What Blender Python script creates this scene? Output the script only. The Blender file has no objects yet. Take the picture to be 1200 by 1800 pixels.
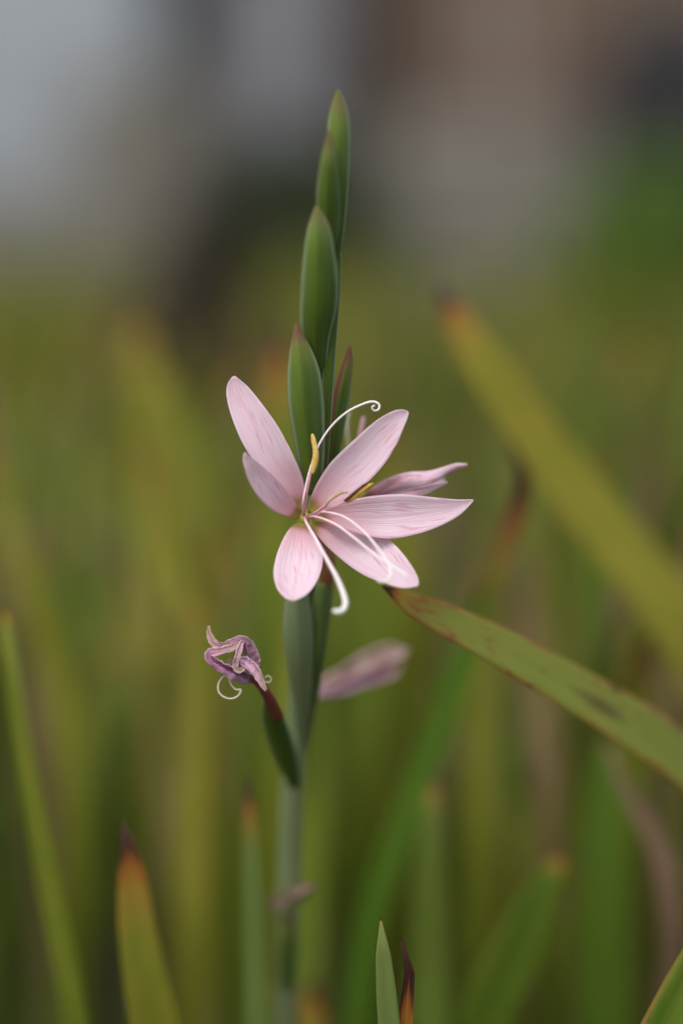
import bpy, math, random
import numpy as np
from mathutils import Vector, Matrix

R = math.radians
scene = bpy.context.scene
col = scene.collection

# ------------------------------------------------------------------ camera, sky, sun, exposure
CAM_H, TILT, LENS, FOCUS = 0.46, R(8.0), 72.0, 0.420
cam_d = bpy.data.cameras.new('camera')
cam = bpy.data.objects.new('camera', cam_d)
col.objects.link(cam)
cam_d.sensor_fit = 'VERTICAL'
cam_d.sensor_height = 36.0
cam_d.sensor_width = 24.0
cam_d.lens = LENS
cam_d.clip_start = 0.01
cam_d.clip_end = 500.0
cam_d.dof.use_dof = True
cam_d.dof.focus_distance = FOCUS
cam_d.dof.aperture_fstop = 2.6
cam.location = (0, 0, CAM_H)
cam.rotation_euler = (R(90) - TILT, 0, 0)
scene.camera = cam

SUN_EL, SUN_ROT = R(58), R(205)
world = bpy.data.worlds.new('World')
scene.world = world
world.use_nodes = True
wn, wl = world.node_tree.nodes, world.node_tree.links
bg = wn['Background']
sky = wn.new('ShaderNodeTexSky')
sky.sky_type = 'NISHITA'
sky.sun_disc = False
sky.sun_elevation = SUN_EL
sky.sun_rotation = SUN_ROT
sky.air_density = 1.0
sky.dust_density = 4.0
sky.ozone_density = 1.0
hs = wn.new('ShaderNodeHueSaturation')          # an overcast sky: the same sky with most of its blue taken out
hs.inputs['Saturation'].default_value = 0.25
wl.new(sky.outputs[0], hs.inputs['Color'])
wl.new(hs.outputs[0], bg.inputs['Color'])
bg.inputs['Strength'].default_value = 0.15

sun_d = bpy.data.lights.new('sun', 'SUN')
sun_d.energy = 0.8
sun_d.angle = R(35)
sun_d.color = (1.0, 0.96, 0.90)
sun = bpy.data.objects.new('sun', sun_d)
col.objects.link(sun)
# sky sun_rotation is measured clockwise from +Y seen from above
sdir = Vector((math.sin(SUN_ROT) * math.cos(SUN_EL), math.cos(SUN_ROT) * math.cos(SUN_EL), math.sin(SUN_EL)))
sun.rotation_euler = sdir.to_track_quat('Z', 'Y').to_euler()
sun.location = (0, -2, 5)

scene.view_settings.view_transform = 'Standard'
scene.view_settings.look = 'None'
scene.view_settings.exposure = 0.60
scene.view_settings.gamma = 1.0
scene.render.engine = 'CYCLES'
scene.cycles.use_denoising = True
scene.cycles.denoiser = 'OPENIMAGEDENOISE'
scene.cycles.max_bounces = 8
scene.cycles.transparent_max_bounces = 8

# ------------------------------------------------------------------ helpers
FPX = 3600.0
FV = np.array((0, math.cos(TILT), -math.sin(TILT)))
UV_ = np.array((0, math.sin(TILT), math.cos(TILT)))
RV = np.array((1.0, 0, 0))
CV = np.array((0, 0, CAM_H))


def at(px, py, z):
    """A point of the place: direction as seen in the 1200x1800 photograph, z metres deep."""
    return CV + FV * z + RV * ((px - 600.0) / FPX * z) + UV_ * ((900.0 - py) / FPX * z)


def spline(pts, n):
    """Chord-length Catmull-Rom resampling of n-dimensional points."""
    p = np.array(pts, float)
    if len(p) == 2:
        t = np.linspace(0, 1, n)[:, None]
        return p[0] * (1 - t) + p[1] * t
    d = np.linalg.norm(np.diff(p[:, :2 if p.shape[1] < 3 else 3], axis=0), axis=1) + 1e-9
    s = np.concatenate(([0], np.cumsum(d)))
    m = np.zeros_like(p)
    m[1:-1] = (p[2:] - p[:-2]) / (s[2:] - s[:-2])[:, None]
    m[0] = (p[1] - p[0]) / d[0]
    m[-1] = (p[-1] - p[-2]) / d[-1]
    out = []
    for q in np.linspace(0, s[-1], n):
        i = min(max(int(np.searchsorted(s, q)) - 1, 0), len(p) - 2)
        h = s[i + 1] - s[i]
        t = (q - s[i]) / h
        out.append((2*t**3 - 3*t*t + 1) * p[i] + (t**3 - 2*t*t + t) * h * m[i] + (-2*t**3 + 3*t*t) * p[i+1] + (t**3 - t*t) * h * m[i+1])
    return np.array(out)


def unit(v):
    v = np.asarray(v, float)
    l = np.linalg.norm(v, axis=-1, keepdims=True)
    return v / np.maximum(l, 1e-12)


def mesh_from(name, verts, faces, uvs=None, smooth=True):
    me = bpy.data.meshes.new(name)
    me.from_pydata([tuple(v) for v in verts], [], faces)
    if uvs is not None:
        lay = me.uv_layers.new(name='UVMap')
        idx = np.zeros(len(me.loops), dtype=np.int32)
        me.loops.foreach_get('vertex_index', idx)
        lay.data.foreach_set('uv', np.asarray(uvs, float)[idx].ravel())
    if smooth:
        me.polygons.foreach_set('use_smooth', [True] * len(me.polygons))
    me.update()
    return me


def sheet(name, grid, uv, thick, base=(0, 0, 0)):
    """A grid of points (n, m, 3) made into a thin solid blade with rounded rim."""
    g = np.asarray(grid, float)
    n, m = g.shape[:2]
    du = np.gradient(g, axis=0)
    dv = np.gradient(g, axis=1)
    nr = unit(np.cross(du, dv))
    th = thick * np.ones((n, m, 1)) * 0.5
    th[:, 0] *= 0.25
    th[:, -1] *= 0.25
    A = (g + nr * th).reshape(-1, 3) - np.asarray(base)
    B = (g - nr * th).reshape(-1, 3) - np.asarray(base)
    k = n * m
    f = []
    for i in range(n - 1):
        for j in range(m - 1):
            a = i * m + j
            f.append((a, a + 1, a + m + 1, a + m))
            f.append((k + a, k + a + m, k + a + m + 1, k + a + 1))
    for i in range(n - 1):
        a = i * m
        f.append((a, a + m, k + a + m, k + a))
        a = i * m + m - 1
        f.append((a, k + a, k + a + m, a + m))
    for j in range(m - 1):
        a = j
        f.append((a, k + a, k + a + 1, a + 1))
        a = (n - 1) * m + j
        f.append((a, a + 1, k + a + 1, k + a))
    uvf = np.asarray(uv, float).reshape(-1, 2)
    return mesh_from(name, np.concatenate((A, B)), f, np.concatenate((uvf, uvf)))


def tube_mesh(name, pts, rad, n=10, base=(0, 0, 0), flat=1.0, lump=0.0, seed=0):
    p = np.asarray(pts, float)
    r = np.asarray(rad, float)
    t = unit(np.gradient(p, axis=0))
    rng = np.random.RandomState(seed)
    a = np.array((0.3, -1, 0.2))
    verts, uvs, f = [], [], []
    s = np.concatenate(([0], np.cumsum(np.linalg.norm(np.diff(p, axis=0), axis=1))))
    for i in range(len(p)):
        x = unit(a - t[i] * np.dot(a, t[i]))
        y = np.cross(t[i], x)
        a = x
        for k in range(n):
            an = 2 * math.pi * k / n
            rr = r[i] * (1 + lump * rng.uniform(-1, 1))
            verts.append(p[i] + x * math.cos(an) * rr * flat + y * math.sin(an) * rr - np.asarray(base))
            uvs.append((s[i] * 10, abs(k / n * 2 - 1)))
    N = len(p)
    for i in range(N - 1):
        for k in range(n):
            a0, b0 = i * n + k, i * n + (k + 1) % n
            f.append((a0, b0, b0 + n, a0 + n))
    verts.append(p[0] - t[0] * r[0] * 0.5 - np.asarray(base)); uvs.append((0, 0.5))
    verts.append(p[-1] + t[-1] * r[-1] * 0.5 - np.asarray(base)); uvs.append((s[-1] * 10, 0.5))
    for k in range(n):
        f.append((N * n, (k + 1) % n, k))
        f.append((N * n + 1, (N - 1) * n + k, (N - 1) * n + (k + 1) % n))
    return mesh_from(name, verts, f, uvs)


def link(name, me, m, parent=None, **props):
    o = bpy.data.objects.new(name, me)
    if me is not None and m is not None and not me.materials:
        me.materials.append(m)
    col.objects.link(o)
    if parent is not None:
        o.parent = parent
    for k, v in props.items():
        o[k] = v
    return o


def thing(name, label, cat, loc=(0, 0, 0), group=None, rz=0.0):
    o = bpy.data.objects.new(name, None)
    col.objects.link(o)
    o.empty_display_size = 0.02
    o.location = tuple(loc)
    o.rotation_euler = (0, 0, rz)
    o['label'] = label
    o['category'] = cat
    if group:
        o['group'] = group
    return o


def structure(name, me, m):
    return link(name, me, m, None, kind='structure')


# ------------------------------------------------------------------ materials
class NT:
    def __init__(self, name):
        self.m = bpy.data.materials.new(name)
        self.m.use_nodes = True
        self.n, self.l = self.m.node_tree.nodes, self.m.node_tree.links
        self.bsdf = self.n['Principled BSDF']
        self.out = self.n['Material Output']

    def node(self, t, **kw):
        x = self.n.new(t)
        for k, v in kw.items():
            setattr(x, k, v)
        return x

    def put(self, sock, v):
        if isinstance(v, bpy.types.NodeSocket):
            self.l.new(v, sock)
        else:
            sock.default_value = v

    def math(self, op, a, b=0.0, c=None, clamp=False):
        x = self.node('ShaderNodeMath', operation=op, use_clamp=clamp)
        self.put(x.inputs[0], a)
        self.put(x.inputs[1], b)
        if c is not None:
            self.put(x.inputs[2], c)
        return x.outputs[0]

    def mix(self, f, a, b):
        x = self.node('ShaderNodeMix', data_type='RGBA')
        self.put(x.inputs[0], f)
        self.put(x.inputs[6], a if isinstance(a, bpy.types.NodeSocket) else (*a, 1))
        self.put(x.inputs[7], b if isinstance(b, bpy.types.NodeSocket) else (*b, 1))
        return x.outputs[2]

    def attr(self, name):
        x = self.node('ShaderNodeAttribute', attribute_type='OBJECT', attribute_name=name)
        return x.outputs['Fac']

    def smooth(self, v, lo, hi, a=0.0, b=1.0):
        x = self.node('ShaderNodeMapRange', interpolation_type='SMOOTHSTEP')
        self.put(x.inputs[0], v)
        for i, q in enumerate((lo, hi, a, b)):
            self.put(x.inputs[1 + i], q)
        return x.outputs[0]

    def noise(self, vec, scale, detail=3.0, rough=0.55, dist=0.0):
        x = self.node('ShaderNodeTexNoise')
        if vec is not None:
            self.l.new(vec, x.inputs['Vector'])
        x.inputs['Scale'].default_value = scale
        x.inputs['Detail'].default_value = detail
        x.inputs['Roughness'].default_value = rough
        x.inputs['Distortion'].default_value = dist
        return x.outputs[0]

    def uvw(self):
        """uv.x, uv.y and a vector stretched along the blade, shifted per object."""
        uv = self.node('ShaderNodeUVMap').outputs[0]
        s = self.node('ShaderNodeSeparateXYZ')
        self.l.new(uv, s.inputs[0])
        return s.outputs[0], s.outputs[1]

    def vec(self, x, y, z=0.0):
        c = self.node('ShaderNodeCombineXYZ')
        for i, v in enumerate((x, y, z)):
            self.put(c.inputs[i], v)
        return c.outputs[0]

    def rnd(self):
        return self.node('ShaderNodeObjectInfo').outputs['Random']

    def objco(self):
        return self.node('ShaderNodeTexCoord').outputs['Object']

    def bump(self, h, strength=0.2, dist=0.0003):
        b = self.node('ShaderNodeBump')
        b.inputs['Strength'].default_value = strength
        b.inputs['Distance'].default_value = dist
        self.l.new(h, b.inputs['Height'])
        self.l.new(b.outputs[0], self.bsdf.inputs['Normal'])
        return b.outputs[0]

    def finish(self, colour, rough=0.5, spec=0.4, trans=0.0, trans_col=None):
        self.put(self.bsdf.inputs['Base Color'], colour if isinstance(colour, bpy.types.NodeSocket) else (*colour, 1))
        self.put(self.bsdf.inputs['Roughness'], rough)
        self.bsdf.inputs['Specular IOR Level'].default_value = spec
        if trans > 0:
            t = self.node('ShaderNodeBsdfTranslucent')
            self.put(t.inputs[0], trans_col if trans_col is not None else colour)
            ms = self.node('ShaderNodeMixShader')
            ms.inputs[0].default_value = trans
            self.l.new(self.bsdf.outputs[0], ms.inputs[1])
            self.l.new(t.outputs[0], ms.inputs[2])
            self.l.new(ms.outputs[0], self.out.inputs['Surface'])
        return self.m


def leaf_material():
    k = NT('leaf blade')
    x, y = k.uvw()                                     # x: decimetres from the tip, y: 0..1 across
    rnd = k.rnd()
    tone, burn, edge, dry, glau, dull = (k.attr(a) for a in ('tone', 'burn', 'edge', 'dry', 'glaucous', 'dull'))
    sh = k.math('MULTIPLY', rnd, 37.0)
    v_long = k.vec(k.math('MULTIPLY', x, 1.2), k.math('MULTIPLY', y, 26.0), sh)
    veins = k.noise(v_long, 1.0, 4.0, 0.65)
    v_patch = k.vec(k.math('MULTIPLY', x, 6.0), k.math('MULTIPLY', y, 3.0), sh)
    patch = k.noise(v_patch, 1.0, 3.0, 0.6)
    green = k.mix(k.smooth(rnd, 0.0, 1.0), (0.062, 0.145, 0.009), (0.115, 0.180, 0.011))
    yellow = k.mix(patch, (0.240, 0.222, 0.022), (0.325, 0.262, 0.034))
    tone = k.math('MULTIPLY', tone, k.smooth(x, 0.6, 2.4, 1.0, 0.30))   # a blade yellows from its tip down
    c = k.mix(k.math('MULTIPLY_ADD', k.math('SUBTRACT', patch, 0.5), 0.7, tone, clamp=True), green, yellow)
    c = k.mix(k.math('MULTIPLY', glau, 0.85), c, (0.165, 0.225, 0.070))
    c = k.mix(k.smooth(veins, 0.40, 0.72, 0.0, 0.40), c, k.mix(0.5, c, (0.28, 0.32, 0.06)))
    # brown specks of wear
    sp = k.noise(k.vec(k.math('MULTIPLY', x, 14.0), k.math('MULTIPLY', y, 5.0), sh), 1.0, 2.0, 0.5)
    c = k.mix(k.smooth(sp, 0.70, 0.78, 0.0, 0.65), c, (0.070, 0.035, 0.018))
    # browned margin
    ay = k.math('ABSOLUTE', k.math('MULTIPLY_ADD', y, 2.0, -1.0))
    em = k.noise(k.vec(k.math('MULTIPLY', x, 9.0), k.math('MULTIPLY', y, 2.0), sh), 1.0, 4.0, 0.65)
    ef = k.math('MULTIPLY', k.smooth(k.math('MULTIPLY_ADD', em, 0.9, ay), 1.22, 1.46), edge)
    c = k.mix(ef, c, k.mix(k.smooth(em, 0.5, 0.68), (0.30, 0.155, 0.035), (0.06, 0.022, 0.012)))
    mo = k.noise(k.vec(k.math('MULTIPLY', x, 13.0), k.math('MULTIPLY', y, 4.5), sh), 1.0, 5.0, 0.7)
    mf = k.math('MULTIPLY', k.smooth(k.math('ADD', mo, k.smooth(x, 0.28, 0.0, 0.0, 0.16)), 0.55, 0.68), k.math('MULTIPLY', edge, k.smooth(x, 1.1, 0.1, 0.15, 0.95)))
    c = k.mix(mf, c, k.mix(k.smooth(mo, 0.56, 0.72), (0.27, 0.135, 0.030), (0.075, 0.030, 0.016)))
    sx = k.math('MULTIPLY', k.math('SUBTRACT', x, k.attr('spot')), 7.0)
    sy = k.math('MULTIPLY', k.math('SUBTRACT', y, 0.52), 3.2)
    sd = k.math('SQRT', k.math('ADD', k.math('MULTIPLY', sx, sx), k.math('MULTIPLY', sy, sy)))
    c = k.mix(k.math('MULTIPLY', k.smooth(k.math('MULTIPLY_ADD', mo, 0.9, sd), 1.25, 0.55, 0.0, 0.65), k.math('GREATER_THAN', k.attr('spot'), 0.01)), c, (0.055, 0.030, 0.022))
    # scorched tip: dark, then rust, then yellow, then the blade's own colour
    d = k.math('DIVIDE', x, k.math('MAXIMUM', burn, 0.001))
    wob = k.math('MULTIPLY', k.math('SUBTRACT', k.noise(k.vec(k.math('MULTIPLY', x, 5.0), k.math('MULTIPLY', y, 7.0), sh), 1.0, 4.0, 0.7), 0.5), 1.1)
    d = k.math('ADD', d, k.math('ADD', wob, k.math('MULTIPLY', ay, -0.35)))
    c = k.mix(k.smooth(d, 1.7, 3.4), k.mix(dull, (0.30, 0.205, 0.030), (0.115, 0.110, 0.022)), c)
    c = k.mix(k.smooth(d, 1.05, 1.9), k.mix(dull, (0.30, 0.110, 0.018), (0.095, 0.048, 0.022)), c)
    c = k.mix(k.smooth(d, 0.60, 1.15), (0.045, 0.014, 0.010), c)
    # a dead, straw-brown blade
    straw = k.mix(patch, (0.24, 0.145, 0.090), (0.40, 0.285, 0.20))
    c = k.mix(dry, c, k.mix(k.smooth(veins, 0.4, 0.7), straw, (0.12, 0.055, 0.035)))
    k.bump(veins, 0.35, 0.0004)
    return k.finish(c, k.math('MULTIPLY_ADD', patch, 0.25, 0.45), 0.20, 0.34)


def bract_material():
    k = NT('spathe bract')
    x, y = k.uvw()
    rnd = k.rnd()
    red, mar, tipc = k.attr('red'), k.attr('margin'), k.attr('tip')
    sh = k.math('MULTIPLY', rnd, 53.0)
    veins = k.noise(k.vec(k.math('MULTIPLY', x, 1.5), k.math('MULTIPLY', y, 30.0), sh), 1.0, 4.0, 0.65)
    patch = k.noise(k.vec(k.math('MULTIPLY', x, 7.0), k.math('MULTIPLY', y, 2.0), sh), 1.0, 3.0, 0.55)
    c = k.mix(patch, (0.080, 0.155, 0.014), (0.150, 0.215, 0.020))
    c = k.mix(k.smooth(y, 0.50, 0.95), c, (0.055, 0.115, 0.035))  # right half painted darker and bluer, as the shaded side of the fold
    c = k.mix(k.smooth(veins, 0.42, 0.70, 0.0, 0.6), c, (0.140, 0.215, 0.045))
    c = k.mix(k.math('MULTIPLY', k.smooth(k.math('ABSOLUTE', k.math('SUBTRACT', y, 0.56)), 0.05, 0.22, 0.45, 0.0), k.smooth(patch, 0.3, 0.6)), c, (0.030, 0.066, 0.020))  # painted shade of the fold: dark band along the centre, broken by noise
    c = k.mix(k.smooth(y, 0.30, 0.05, 0.0, 0.6), c, (0.150, 0.225, 0.065))  # left side painted lighter, as the lit side of the fold
    ay = k.math('ABSOLUTE', k.math('MULTIPLY_ADD', y, 2.0, -1.0))
    w = k.noise(k.vec(k.math('MULTIPLY', x, 8.0), 0.0, sh), 1.0, 2.0)
    c = k.mix(k.math('MULTIPLY', k.smooth(k.math('MULTIPLY_ADD', w, 0.12, ay), 0.80, 1.0), mar), c, (0.36, 0.43, 0.27))
    tip = k.math('MULTIPLY_ADD', k.math('SUBTRACT', patch, 0.5), 0.10, x)
    c = k.mix(k.smooth(tip, 0.0, 0.13), k.mix(tipc, c, (0.175, 0.165, 0.035)), c)
    c = k.mix(k.math('MULTIPLY', k.smooth(tip, 0.025, 0.060, 1.0, 0.0), tipc), c, (0.20, 0.075, 0.060))
    c = k.mix(k.math('MULTIPLY', red, k.smooth(k.math('MULTIPLY_ADD', x, 0.55, y), 0.22, 0.42, 1.0, 0.0)), c, (0.190, 0.050, 0.035))
    fl = k.noise(k.vec(k.math('MULTIPLY', x, 30.0), k.math('MULTIPLY', y, 12.0), sh), 1.0, 2.0, 0.5)
    c = k.mix(k.smooth(fl, 0.66, 0.74, 0.0, 0.5), c, (0.13, 0.085, 0.035))
    c = k.mix(k.smooth(veins, 0.36, 0.28, 0.0, 0.45), c, (0.035, 0.075, 0.015))
    c = k.mix(k.attr('pale'), c, k.mix(veins, (0.14, 0.20, 0.070), (0.36, 0.40, 0.26)))
    k.bump(veins, 0.7, 0.0006)
    return k.finish(c, 0.5, 0.25, 0.12)


def tepal_material():
    k = NT('pink tepal')
    x, y = k.uvw()                                     # x: 0 base .. 1 tip
    rnd = k.rnd()
    sh = k.math('MULTIPLY', rnd, 71.0)
    veins = k.noise(k.vec(k.math('MULTIPLY', x, 1.1), k.math('MULTIPLY', y, 42.0), sh), 1.0, 3.0, 0.6)
    wash = k.noise(k.vec(k.math('MULTIPLY', x, 2.6), k.math('MULTIPLY', y, 2.2), sh), 1.0, 3.0, 0.6)
    c = k.mix(wash, (0.845, 0.715, 0.800), (0.810, 0.600, 0.695))
    c = k.mix(k.smooth(veins, 0.45, 0.70, 0.0, 0.38), c, (0.700, 0.370, 0.470))
    ay = k.math('ABSOLUTE', k.math('MULTIPLY_ADD', y, 2.0, -1.0))
    c = k.mix(k.smooth(ay, 0.12, 0.0, 0.0, 0.18), c, (0.660, 0.300, 0.400))
    # short darker streaks running obliquely over the outer half
    st = k.noise(k.vec(k.math('MULTIPLY', x, 4.5), k.math('MULTIPLY_ADD', x, -9.0, k.math('MULTIPLY', y, 13.0)), sh), 1.0, 1.5, 0.5)
    c = k.mix(k.math('MULTIPLY', k.smooth(st, 0.57, 0.74, 0.0, 0.65), k.smooth(x, 0.25, 0.5)), c, (0.640, 0.250, 0.360))
    c = k.mix(k.smooth(x, 0.50, 0.06, 0.0, 0.65), c, (0.790, 0.390, 0.440))
    c = k.mix(k.smooth(k.math('MULTIPLY_ADD', wash, 0.06, x), 0.185, 0.07), c, (0.480, 0.170, 0.060))
    c = k.mix(k.smooth(x, 0.12, 0.03), c, (0.400, 0.360, 0.075))
    old = k.noise(k.vec(k.math('MULTIPLY', x, 5.0), k.math('MULTIPLY', y, 3.0), sh), 1.0, 4.0, 0.6)
    c = k.mix(k.math('MULTIPLY', k.attr('aged'), k.smooth(old, 0.46, 0.62)), c, k.mix(k.smooth(old, 0.55, 0.7), (0.66, 0.27, 0.37), (0.62, 0.45, 0.33)))
    k.bump(veins, 0.55, 0.0005)
    return k.finish(c, 0.5, 0.30, 0.34)


def wither_material():
    k = NT('withered tepal')
    x, y = k.uvw()
    rnd = k.rnd()
    age = k.attr('age')
    sh = k.math('MULTIPLY', rnd, 31.0)
    a = k.noise(k.vec(k.math('MULTIPLY', x, 9.0), k.math('MULTIPLY', y, 5.0), sh), 1.0, 4.0, 0.65)
    b = k.noise(k.vec(k.math('MULTIPLY', x, 3.0), k.math('MULTIPLY', y, 16.0), sh), 1.0, 3.0, 0.6)
    c = k.mix(k.smooth(a, 0.32, 0.68), (0.30, 0.060, 0.165), (0.66, 0.42, 0.60))
    c = k.mix(k.smooth(b, 0.5, 0.75, 0.0, 0.55), c, (0.24, 0.05, 0.11))
    ay = k.math('ABSOLUTE', k.math('MULTIPLY_ADD', y, 2.0, -1.0))
    c = k.mix(k.smooth(ay, 0.65, 1.0, 0.0, 0.6), c, (0.72, 0.58, 0.60))
    c = k.mix(k.smooth(k.math('MULTIPLY_ADD', a, 0.1, x), 0.14, 0.04, 0.0, 0.75), c, (0.50, 0.36, 0.24))
    tan = k.mix(a, (0.24, 0.115, 0.085), (0.48, 0.35, 0.27))
    c = k.mix(age, c, tan)
    k.bump(b, 0.5, 0.0004)
    return k.finish(c, 0.6, 0.25, 0.22)


def simple(name, a, b, scale, rough=0.6, spec=0.3, trans=0.0, bump=0.0, bdist=0.0005, stretch=None):
    k = NT(name)
    v = k.objco()
    if stretch:
        mp = k.node('ShaderNodeMapping')
        mp.inputs['Scale'].default_value = stretch
        k.l.new(v, mp.inputs[0])
        v = mp.outputs[0]
    n = k.noise(v, scale, 4.0, 0.6)
    c = k.mix(k.smooth(n, 0.3, 0.7), a, b)
    if bump:
        k.bump(n, bump, bdist)
    return k.finish(c, rough, spec, trans)


def stem_material():
    k = NT('flower stem')
    x, y = k.uvw()
    a = k.noise(k.vec(k.math('MULTIPLY', x, 1.2), k.math('MULTIPLY', y, 14.0)), 1.0, 4.0, 0.6)
    c = k.mix(k.smooth(a, 0.35, 0.65), (0.135, 0.190, 0.060), (0.285, 0.325, 0.185))
    k.bump(a, 0.3, 0.0003)
    return k.finish(c, 0.5, 0.35, 0.05)


def tube_colour(name, stops, scale=30):
    """Colour changing along a tube: stops of (decimetres from its start, colour)."""
    k = NT(name)
    x, y = k.uvw()
    n = k.noise(k.vec(k.math('MULTIPLY', x, scale * 0.3), k.math('MULTIPLY', y, 8.0)), 1.0, 3.0)
    xx = k.math('MULTIPLY_ADD', k.math('SUBTRACT', n, 0.5), 0.08, x)
    c = k.mix(0.0, stops[0][1], stops[0][1])
    for (p0, c0), (p1, c1) in zip(stops, stops[1:]):
        c = k.mix(k.smooth(xx, p0, p1), c, c1)
    c = k.mix(k.smooth(n, 0.45, 0.8, 0.0, 0.3), c, (0.45, 0.30, 0.22))
    return k.finish(c, 0.5, 0.3, 0.1)


M_LEAF = leaf_material()
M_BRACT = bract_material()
M_TEPAL = tepal_material()
M_WITHER = wither_material()
M_STEM = stem_material()
M_TUBE = tube_colour('flower tube', [(0.0, (0.45, 0.38, 0.08)), (0.10, (0.42, 0.20, 0.09)), (0.22, (0.17, 0.05, 0.022)), (0.95, (0.22, 0.075, 0.03)), (1.25, (0.12, 0.15, 0.03))])
M_WTUBE = tube_colour('withered tube', [(0.0, (0.30, 0.06, 0.10)), (0.08, (0.14, 0.035, 0.020)), (0.32, (0.20, 0.085, 0.045)), (0.50, (0.14, 0.16, 0.05))])
M_STYLE = tube_colour('style branch', [(0.0, (0.78, 0.42, 0.45)), (0.03, (0.78, 0.46, 0.50)), (0.16, (0.82, 0.66, 0.72)), (0.34, (0.80, 0.78, 0.76))])
M_FILAMENT = simple('filament', (0.66, 0.34, 0.40), (0.76, 0.46, 0.52), 300, 0.5, 0.3, 0.2)
M_POLLEN = simple('anther pollen', (0.46, 0.29, 0.075), (0.66, 0.47, 0.17), 900, 0.9, 0.1, 0.0, 0.6, 0.0004)
M_GOLD = simple('anther golden', (0.42, 0.22, 0.045), (0.54, 0.33, 0.08), 900, 0.85, 0.1, 0.0, 0.6, 0.0004)
M_ANTHER_DARK = simple('anther slit', (0.05, 0.022, 0.015), (0.12, 0.055, 0.03), 700, 0.8, 0.1)
M_ANTHER_OLD = simple('anther pale', (0.36, 0.25, 0.16), (0.50, 0.38, 0.26), 700, 0.85, 0.1, 0.0, 0.5, 0.0003)
M_SPENT = simple('spent tepal', (0.33, 0.170, 0.180), (0.56, 0.420, 0.365), 160, 0.7, 0.2, 0.2, 0.6, 0.0006)
M_DRIED = simple('dried tepal', (0.110, 0.066, 0.044), (0.26, 0.180, 0.135), 500, 0.8, 0.2, 0.1, 0.6, 0.0005)
M_CURL = simple('dry style', (0.50, 0.47, 0.30), (0.66, 0.60, 0.52), 200, 0.6, 0.2, 0.2)

# ------------------------------------------------------------------ the setting: ground and path
GX = 60.0
gk = NT('garden soil')
gv = gk.objco()
gn = gk.noise(gv, 14.0, 8.0, 0.65)
gm = gk.noise(gv, 1.3, 4.0, 0.6)
gc = gk.mix(gk.smooth(gn, 0.35, 0.7), (0.022, 0.017, 0.011), (0.075, 0.056, 0.036))
gc = gk.mix(gk.smooth(gm, 0.45, 0.65, 0.0, 0.6), gc, (0.035, 0.055, 0.018))
gk.bump(gn, 0.8, 0.02)
M_SOIL = gk.finish(gc, 0.9, 0.2)


def plane(x0, x1, y0, y1, z, nx=2, ny=2, amp=0.0, seed=1):
    rng = np.random.RandomState(seed)
    vs, fs = [], []
    for j in range(ny):
        for i in range(nx):
            vs.append((x0 + (x1 - x0) * i / (nx - 1), y0 + (y1 - y0) * j / (ny - 1), z + amp * rng.uniform(-1, 1)))
    for j in range(ny - 1):
        for i in range(nx - 1):
            a = j * nx + i
            fs.append((a, a + 1, a + nx + 1, a + nx))
    return mesh_from('sheet', vs, fs)


structure('ground', plane(-GX, GX, -20, 200, 0.0), M_SOIL)
gv_k = NT('pale gravel')
v0 = gv_k.objco()
vor = gv_k.node('ShaderNodeTexVoronoi')
vor.inputs['Scale'].default_value = 55.0
gv_k.l.new(v0, vor.inputs['Vector'])
g2 = gv_k.mix(vor.outputs['Color'], (0.25, 0.23, 0.20), (0.42, 0.39, 0.34))
gv_k.bump(vor.outputs['Distance'], 0.7, 0.01)
M_GRAVEL = gv_k.finish(g2, 0.85, 0.2)
structure('gravel_path', plane(-8, 8, 4.0, 5.2, 0.006), M_GRAVEL)

# ------------------------------------------------------------------ buildings and walls at the back of the garden


def box(name, x0, x1, y0, y1, z0, z1, base=(0, 0, 0), bev=0.0):
    bx, by, bz = base
    v = [(x - bx, y - by, z - bz) for z in (z0, z1) for y in (y0, y1) for x in (x0, x1)]
    f = [(0, 2, 3, 1), (4, 5, 7, 6), (0, 1, 5, 4), (2, 6, 7, 3), (0, 4, 6, 2), (1, 3, 7, 5)]
    me = mesh_from(name, v, f, smooth=False)
    if bev:
        import bmesh
        bm = bmesh.new()
        bm.from_mesh(me)
        bmesh.ops.bevel(bm, geom=bm.edges[:], offset=bev, segments=2, affect='EDGES')
        bm.to_mesh(me)
        bm.free()
    return me


M_RENDER = simple('pale blue grey render', (0.24, 0.265, 0.290), (0.31, 0.335, 0.36), 2.5, 0.85, 0.2, 0, 0.4, 0.01)
M_RENDER2 = simple('grey render', (0.30, 0.31, 0.31), (0.38, 0.39, 0.39), 2.5, 0.85, 0.2, 0, 0.4, 0.01)
M_PLINTH = simple('plinth stone', (0.14, 0.135, 0.12), (0.20, 0.19, 0.17), 6, 0.85, 0.2, 0, 0.5, 0.01)
M_ROOF = simple('slate', (0.06, 0.065, 0.075), (0.12, 0.12, 0.13), 5, 0.6, 0.4)
M_BOARD = simple('weathered board', (0.095, 0.092, 0.085), (0.155, 0.150, 0.138), 3, 0.8, 0.2, 0, 0.5, 0.004, (8, 8, 0.8))
M_LDOOR = simple('lavender grey paint', (0.19, 0.19, 0.215), (0.24, 0.24, 0.265), 4, 0.6, 0.3)
M_BROWN = simple('brown fence stain', (0.080, 0.055, 0.040), (0.150, 0.100, 0.070), 3, 0.8, 0.2, 0, 0.5, 0.004, (8, 8, 0.8))
M_DPOST = simple('dark timber', (0.028, 0.023, 0.018), (0.060, 0.050, 0.040), 3, 0.8, 0.2, 0, 0.5, 0.004, (8, 8, 0.8))
M_GLASS = simple('dark pane', (0.03, 0.035, 0.04), (0.05, 0.055, 0.06), 1, 0.08, 0.6)
M_WHITE = simple('white frame paint', (0.66, 0.66, 0.64), (0.75, 0.75, 0.73), 3, 0.5, 0.3)
M_BARREL = simple('black plastic', (0.012, 0.012, 0.013), (0.024, 0.023, 0.024), 4, 0.65, 0.2)
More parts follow.
